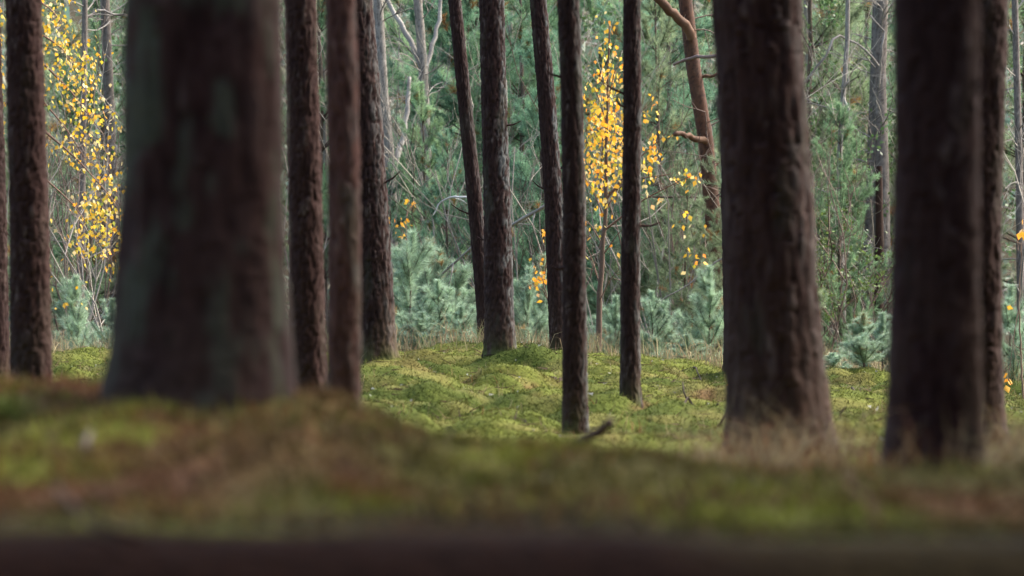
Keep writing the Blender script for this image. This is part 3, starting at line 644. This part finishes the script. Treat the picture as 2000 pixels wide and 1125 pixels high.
# ------------------------------------------------------------------ autumn birches with their leaves
def leaf_mesh(name, col):
    v = [(0, 0, 0), (.30, .04, .30), (.42, .03, .45), (.20, .02, .78), (0, -.02, 1.12), (-.20, .02, .78), (-.42, .03, .45), (-.30, .04, .30), (0, -.05, .45)]
    f = [(8, 0, 1), (8, 1, 2), (8, 2, 3), (8, 3, 4), (8, 4, 5), (8, 5, 6), (8, 6, 7), (8, 7, 0)]
    return build_mesh(name, v, f, M['leaf'], np.tile(np.array(col), (9, 1)))
LEAF = [leaf_mesh('birch_leaf', c) for c in ((.78, .31, .025), (.82, .39, .04), (.68, .38, .04), (.82, .52, .20))]
LEAFG = [leaf_mesh('birch_leaf_green', c) for c in ((.74, .40, .022), (.68, .42, .03), (.34, .36, .06), (.78, .36, .025))]
def autumn_birch(label, D, stem, wpx, branches, clusters, seed, leafset, size, bark, group, lm=1.0):
    r = np.random.default_rng(seed); P = np.array([W(px, py, D) for px, py in stem]); P[0][2] = g1(P[0][0], D) - .03
    off = P[0].copy(); tb = Tubes(); Q = resample(P - off, 30); Q[1:-1] += r.normal(0, .004, (28, 3))
    tb.add(Q, np.linspace(wpx, wpx * .2, 30) * D / F / 2, 8, bark); t = thing('autumn_birch', label, 'tree', off, group)
    put('trunk', tb.mesh('birch_stem', M['wood']), t)
    tw = Tubes()
    for (a, b, w0) in branches:
        A = W(a[0], a[1], D) - off; B = W(b[0], b[1], D + r.normal(0, .25)) - off; m_ = (A + B) / 2 + [0, 0, .05]
        L = np.linalg.norm(B - A); tw.add(resample([A, m_, B], 7), np.linspace(w0, w0 * .3, 7) * D / F / 2, 4, (.16, .10, .075))
        for q in range(4): twig_tree(r, tw, A + (B - A) * r.uniform(.3, .95), (B - A) / L + r.normal(0, .5, 3), L * r.uniform(.2, .4), .003, 1, (.16, .11, .08), .6, 0)
    cr = put('crown', tw.mesh('crown_twigs', M['wood'], False), t)
    pts = []
    for (cx, cy, sx, sy, n, tilt) in clusters:
        for q in range(int(n * lm)):
            a, b = r.normal(0, 1), r.normal(0, 1); pts.append((cx + a * sx + tilt * b * sy, cy + b * sy))
    r.shuffle(pts); extra = []
    for j, (px, py) in enumerate(pts):
        p = W(px, py, D + r.normal(0, .28)) - off; s_ = size * r.uniform(.6, 1.15)
        rot = (math.pi + r.normal(0, .55), r.normal(0, .55), r.uniform(0, 6.283))
        if j < 300:
            o = put('leaf', leafset[r.choice(4, p=(.4, .3, .2, .1))], cr, p); o.rotation_euler = rot; o.scale = (s_, s_, s_)
        else: extra.append((p, rot, s_))
    if extra:
        import mathutils
        base = leafset[0]; bv = np.array([v.co[:] for v in base.vertices]); bf = np.array([p_.vertices[:] for p_ in base.polygons]); V, Fc, CC = [], [], []
        for k, (p, rot, s_) in enumerate(extra):
            Rm = np.array(mathutils.Euler(rot).to_matrix()); V.append(bv @ Rm.T * s_ + p); Fc.append(bf + 9 * k)
            CC.append(np.tile(np.array([(.80, .42, .05), (.82, .5, .08), (.6, .45, .05), (.82, .62, .3)][r.choice(4)]) * r.uniform(.7, 1.15), (9, 1)))
        o = put('leaf_mass', build_mesh('leaf_mass', np.concatenate(V), np.concatenate(Fc), M['leaf'], np.concatenate(CC)), cr); o['kind'] = 'stuff'
    return t
AG = 'birches in autumn leaf'
autumn_birch('golden leaved birch sapling between two slim pines in the centre', 29.0, [(1168, 690), (1172, 560), (1183, 400), (1186, 250), (1188, 130), (1190, 50)], 13,
  [((1183, 430), (1130, 330), 4), ((1184, 410), (1240, 330), 4), ((1184, 390), (1300, 262), 5), ((1186, 330), (1140, 230), 3), ((1186, 300), (1225, 210), 3), ((1187, 250), (1150, 150), 3),
   ((1187, 200), (1212, 110), 3), ((1188, 330), (1265, 200), 3), ((1178, 480), (1130, 420), 3), ((1177, 500), (1240, 430), 3), ((1183, 380), (1310, 340), 4), ((1180, 450), (1345, 345), 5), ((1170, 590), (1215, 520), 3), ((1172, 560), (1140, 470), 3)],
  [(1190, 75, 10, 26, 14, 0), (1188, 135, 18, 26, 44, 0), (1184, 195, 23, 26, 80, 0), (1180, 255, 26, 24, 110, 0), (1180, 310, 28, 24, 120, 0), (1180, 360, 30, 22, 62, 0), (1266, 210, 10, 16, 9, 0), (1290, 262, 16, 5, 7, 0), (1272, 300, 12, 16, 24, 0), (1264, 345, 10, 18, 16, 0), (1335, 345, 18, 9, 17, 0), (1340, 430, 22, 14, 6, 0), (1345, 490, 22, 14, 8, 0), (1180, 440, 22, 36, 16, 0), (1280, 390, 18, 16, 5, 0)],
  71, LEAF, .047, (.11, .075, .055), AG, 1.45)
autumn_birch('yellow leaved birch with hanging sprays in the left gap', 30.0, [(60, 700), (62, 500), (66, 250), (72, 0), (75, -120)], 16,
  [((72, 0), (130, 60), 4), ((70, 60), (160, 140), 4), ((70, 110), (200, 260), 5), ((68, 180), (180, 330), 4), ((68, 240), (230, 400), 5), ((66, 330), (200, 470), 4), ((72, 20), (10, 110), 3), ((70, 120), (0, 220), 3)],
  [(110, 45, 22, 36, 75, 0), (135, 105, 30, 24, 95, 0), (150, 165, 32, 24, 85, 0), (165, 230, 34, 24, 70, 0), (160, 290, 36, 26, 60, 0), (200, 350, 24, 22, 45, 0), (185, 405, 24, 18, 85, 0), (195, 450, 26, 24, 85, 0), (160, 480, 22, 16, 18, 0), (215, 500, 16, 22, 16, 0), (3, 130, 4, 70, 40, 0), (130, 540, 34, 60, 12, 0)],
  72, LEAFG, .042, (.20, .15, .12), AG, 1.5)
autumn_birch('small yellow birch shoot beside the leaning centre pine', 28.8, [(1090, 690), (1078, 620), (1058, 540), (1050, 500)], 5,
  [((1072, 590), (1045, 560), 3), ((1062, 555), (1075, 470), 3)], [(1054, 532, 9, 22, 20, 0), (1052, 545, 7, 8, 10, 0), (1062, 450, 6, 10, 5, 0)], 73, LEAF, .045, (.2, .14, .1), AG)
autumn_birch('few orange leaves on a thin shoot left of the bushy pine', 33.0, [(800, 690), (798, 560), (792, 440), (800, 380)], 5,
  [((795, 470), (775, 440), 2), ((792, 430), (810, 395), 2)], [(790, 432, 8, 6, 12, 0), (803, 397, 8, 5, 9, 0), (783, 460, 6, 5, 6, 0), (760, 425, 6, 4, 3, 0)], 74, LEAF, .042, (.2, .14, .1), AG)
autumn_birch('few yellow leaves on a shoot at the right photo edge', 25.0, [(2000, 760), (1990, 600), (1998, 440)], 5,
  [((1990, 600), (1970, 740), 2), ((1996, 500), (1985, 470), 2)], [(1994, 448, 5, 14, 10, 0), (1966, 745, 4, 5, 5, 0), (1961, 600, 3, 3, 1, 0)], 75, LEAF, .06, (.2, .14, .1), AG)

# ------------------------------------------------------------------ dead wood on and above the floor
def stick(name, label, cat, pts, w0, w1, col, kids=(), group=None, k=7):
    P = np.array([np.asarray(p) for p in pts]); off = P[0].copy(); r = np.random.default_rng(int(abs(P).sum() * 1000) % 99991)
    def tube(PP, a, b):
        tb = Tubes(); n = 10; Q = resample(PP, n); Q[1:-1] += r.normal(0, (a + b) * .12, (n - 2, 3))
        cv = np.asarray(col)[None] * r.uniform(.7, 1.3, n)[:, None]
        tb.add(Q - off, np.linspace(a, b, n) * r.uniform(.88, 1.12, n), k, cv, cap=True); return tb.mesh('stick', M['wood'])
    o = put(name, tube(P, w0, w1), None, off); tag(o, label, cat, group)
    for (kp, a, b) in kids:
        KP = np.array([np.asarray(p) for p in kp]); put('twig', tube(KP, a, b), o)
    return o
def G(px, D, up=0.0):
    x = (px - 1000) * D / F; return np.array([x, D, g1(x, D) + up])
PALEW = (.30, .28, .25); DARKW = (.045, .032, .028)
stick('dead_branch', 'long pale dead branch leaning behind the two centre pines', 'branch', [W(858, 540, 29.6), W(920, 485, 29.4), W(1000, 440, 29.2), W(1075, 396, 29.0)], .009, .016, (.20, .18, .155),
      [([W(885, 515, 29.5), W(882, 535, 29.4), W(876, 560, 29.4)], .008, .003), ([W(1046, 412, 29.1), W(1040, 432, 29.0), W(1048, 460, 29.0)], .008, .003)])
stick('dead_branch', 'thin arched white twig between hump pine and thin leaning pine', 'branch', [W(846, 420, 33), W(858, 396, 33), W(880, 384, 32.9), W(918, 386, 32.8)], .006, .012, (.4, .39, .36), [([W(880, 384, 33), W(900, 390, 33), W(912, 398, 33)], .005, .003)])
stick('dead_branch', 'horizontal dead branch crossing the orange barked pine', 'branch', [W(1316, 126, 32), W(1330, 118, 31.9), W(1360, 112, 31.7), W(1400, 108, 31.5), W(1440, 104, 31.4)], .012, .02, (.17, .12, .10))
stick('dead_branch', 'dark horizontal branch low behind the orange pine', 'branch', [W(1262, 384, 34), W(1340, 386, 34), W(1430, 382, 34)], .012, .010, (.10, .08, .06))
stick('dead_branch', 'long thin slanting branch above the tall leader sapling', 'branch', [W(1265, 600, 31), W(1340, 560, 31), W(1400, 510, 31), W(1440, 490, 31)], .005, .009, (.18, .16, .13))
stick('fallen_twig', 'forked dark twig lying on the moss left of the thick trunk', 'twig', [G(1322, 19.0, .02), G(1345, 19.6, .05), G(1372, 19.2, .05), G(1402, 18.6, .015)], .007, .006, DARKW,
      [([G(1340, 19.5, .05), G(1336, 19.5, .09), G(1333, 19.6, .13)], .005, .003), ([G(1381, 19.0, .04), G(1381, 19.0, .09)], .004, .003)])
stick('fallen_twig', 'dark twig slanting up to the thick trunk above the moss', 'twig', [G(1368, 16.9, .01), G(1395, 16.8, .05), G(1430, 16.6, .12)], .007, .006, DARKW)
stick('fallen_twig', 'thin arched twig on the far moss near the tall leader sapling', 'twig', [G(1315, 25.5, .02), G(1342, 25.6, .05), G(1358, 25.2, .03), G(1375, 24.4, .0)], .005, .004, DARKW)
stick('fallen_twig', 'straight thin twig on moss left of the thick trunk, beyond the forked twig', 'twig', [G(1352, 22, .01), G(1385, 21.8, .02), G(1420, 21.6, .01)], .005, .006, DARKW)
stick('fallen_twig', 'short dark stick in the moss between the big right trunks', 'twig', [G(1690, 15.0, .03), G(1700, 14.7, .02), G(1708, 14.4, .01)], .014, .012, DARKW)
stick('fallen_twig', 'thin upright stick beside the foot of the thick trunk', 'twig', [G(1638, 15.5, -.01), W(1642, 808, 15.5), W(1651, 795, 15.4)], .005, .004, DARKW)
stick('fallen_twig', 'small forked twig below the bristling blue sapling', 'twig', [G(1664, 22.5, .03), G(1680, 22.2, .04), G(1700, 21.8, .01)], .009, .008, DARKW, [([G(1680, 22.2, .04), G(1680, 22.2, .11)], .006, .004)])
stick('fallen_twig', 'longer blurred dark stick rising from the bank below the central pine', 'twig', [W(1085, 905, 7.4), W(1140, 862, 7.3), W(1192, 824, 7.2)], .007, .012, (.07, .045, .04))
stick('fallen_twig', 'thinner blurred stick just left of the longer blurred dark stick', 'twig', [W(1070, 895, 7.9), W(1115, 866, 7.8), W(1150, 848, 7.7)], .006, .005, (.08, .05, .045))
stick('dry_bracken', 'blurred rusty stem arching over the bank at lower right', 'stem', [G(1740, 3.75, -.02), W(1722, 1040, 3.7), W(1690, 975, 3.75), W(1650, 935, 3.9)], .0045, .003, (.12, .055, .026))
stick('dry_bracken', 'blurred pale stem on the bank at lower left', 'stem', [W(160, 900, 4.7), W(165, 870, 4.7), W(178, 842, 4.75)], .006, .003, (.20, .15, .13))
stick('dry_bracken', 'blurred pale root arching along the bank edge at lower left', 'stem', [W(110, 955, 3.75), W(150, 1000, 3.65), W(210, 1035, 3.6), W(280, 1045, 3.6)], .004, .0035, (.085, .055, .038))
stick('dry_bracken', 'blurred pinkish blade standing on the bank left of centre', 'stem', [G(850, 6.2, -.01), W(862, 872, 6.2), W(884, 842, 6.2)], .008, .004, (.20, .16, .14))
# broken stumps: a ragged hollow stub and a splinter
def stump(label, px, D, r0, h, seed, col):
    r = np.random.default_rng(seed); k = 18; b = G(px, D, -.03); V, Fc, CC = [], [], []
    prof = [(1.25, 0), (1.05, .4), (.95, .75), (.9, 1.0), (.6, .95), (.45, .5)]
    jag = r.uniform(.55, 1.15, k)
    for (rr, hh) in prof:
        for j in range(k):
            a = j * 6.2832 / k; q = r0 * rr * r.uniform(.85, 1.15); V.append((q * math.cos(a), q * math.sin(a), h * hh * (jag[j] if hh > .5 else 1))); CC.append(np.array(col) * r.uniform(.6, 1.4))
    for i in range(len(prof) - 1):
        for j in range(k): Fc.append((i * k + j, i * k + (j + 1) % k, (i + 1) * k + (j + 1) % k, (i + 1) * k + j))
    o = put('tree_stump', build_mesh('stump', V, Fc, M['wood'], np.array(CC)), None, b); tag(o, label, 'stump')
stump('hollow rotten stump in the moss left of the central slim pine', 1079, 21.5, .065, .10, 5, (.05, .032, .028))
stump('small dark splintered stub standing in the moss at centre', 1025, 16.6, .018, .085, 6, (.028, .022, .02))
# fallen leaves on the moss
rr = np.random.default_rng(55)
FL = [(983, 22.0, 'orange leaf on moss below the mound pine'), (990, 16.4, 'orange leaf in the moss left of the dark stub'), (1360, 24.0, 'bright orange leaf on moss near the arched twig'),
      (1183, 27.5, 'orange leaf in grass at the foot of the golden birch'), (1202, 28.5, 'pale yellow leaf caught low by the slim upright pine'), (1418, 22.0, 'orange leaf on moss against the thick trunk')]
for px, D, lab in FL:
    o = put('fallen_leaf', LEAF[rr.integers(0, 3)], None, G(px, D, .012)); o.rotation_euler = (1.1 + rr.normal(0, .3), rr.normal(0, .3), rr.uniform(-.6, .6)); o.scale = (.06, .06, .06)
    tag(o, lab, 'leaf', 'fallen leaves')
o = put('fallen_leaf', leaf_mesh('pale_leaf', (.42, .34, .26)), None, W(1035, 962, 5.0)); o.rotation_euler = (.8, .3, 1.2); o.scale = (.045, .045, .04)
tag(o, 'large blurred pale leaf on the foreground bank', 'leaf', 'fallen leaves')

# ------------------------------------------------------------------ the wood beyond, too deep to tell trees apart
def far_wood():
    r = np.random.default_rng(88); n = 150000
    y = r.uniform(47, 78, n); x = r.uniform(-1, 1, n) * (y * .22 + 3); z0 = gz(x, y, False); z = z0 + r.uniform(-.1, 1, n) ** 1.0 * 9.0
    dens = fbm(np.stack([x * .55, y * .35, z * .8], -1), 3, 91); k = dens > r.uniform(.36, .56, n); x, y, z, dens = x[k], y[k], z[k], dens[k]; n = len(x)
    pos = np.stack([x, y, z], -1); d = unit(r.normal(0, 1, (n, 3)) + [0, 0, .3]); L = r.uniform(.10, .30, n)
    hue = fbm(np.stack([x * .3, y * .3, z * .25], -1) + 50, 2, 93)
    c = mixc(np.array([.12, .19, .12]), np.array([.19, .19, .12]), sstep(.4, .62, hue)) * r.uniform(.5, 1.4, n)[:, None]
    br = r.uniform(size=n) < .22; c[br] = np.array([.30, .27, .23]) * r.uniform(.5, 1.5, br.sum())[:, None]
    wd = np.where(br, .022, r.uniform(.05, .11, n)); L = np.where(br, L * 2.2, L)
    v, f, cc = blades(r, pos, L, wd, d, c)
    o = put('distant_wood', build_mesh('distant_wood', v, f, M['needle'], cc)); o['kind'] = 'stuff'
    tag(o, 'dense distant wood of mixed green and brown twigs', 'wood')
far_wood()

# unseen wood round the camera, added and shaped to shade foreground and near trunks
def shade_wood():
    r = np.random.default_rng(99); n = 165000
    a = r.uniform(math.radians(-205), math.radians(52), n); rad = r.uniform(8, 20, n)
    x = np.cos(a) * rad; y = np.sin(a) * rad - 1.0; z = gz(x, y, False) + r.uniform(0, 13, n)
    k = fbm(np.stack([x * .4, y * .4, z * .35], -1), 2, 95) > r.uniform(.38, .55, n); x, y, z = x[k], y[k], z[k]; n = len(x)
    k = ~((y > 0) & (np.abs(x) < y * .24 + 1.2)); x, y, z = x[k], y[k], z[k]; n = len(x)
    d = unit(r.normal(0, 1, (n, 3))); c = np.array([.05, .075, .04]) * r.uniform(.6, 1.4, n)[:, None]
    v, f, cc = blades(r, np.stack([x, y, z], -1), r.uniform(.4, .9, n), r.uniform(.25, .5, n), d, c)
    o = put('shade_wood', build_mesh('shade_wood', v, f, M['needle'], cc)); o['kind'] = 'stuff'
    tag(o, 'unseen dark pine wood added round the camera to shade the near trunks', 'wood')
shade_wood()
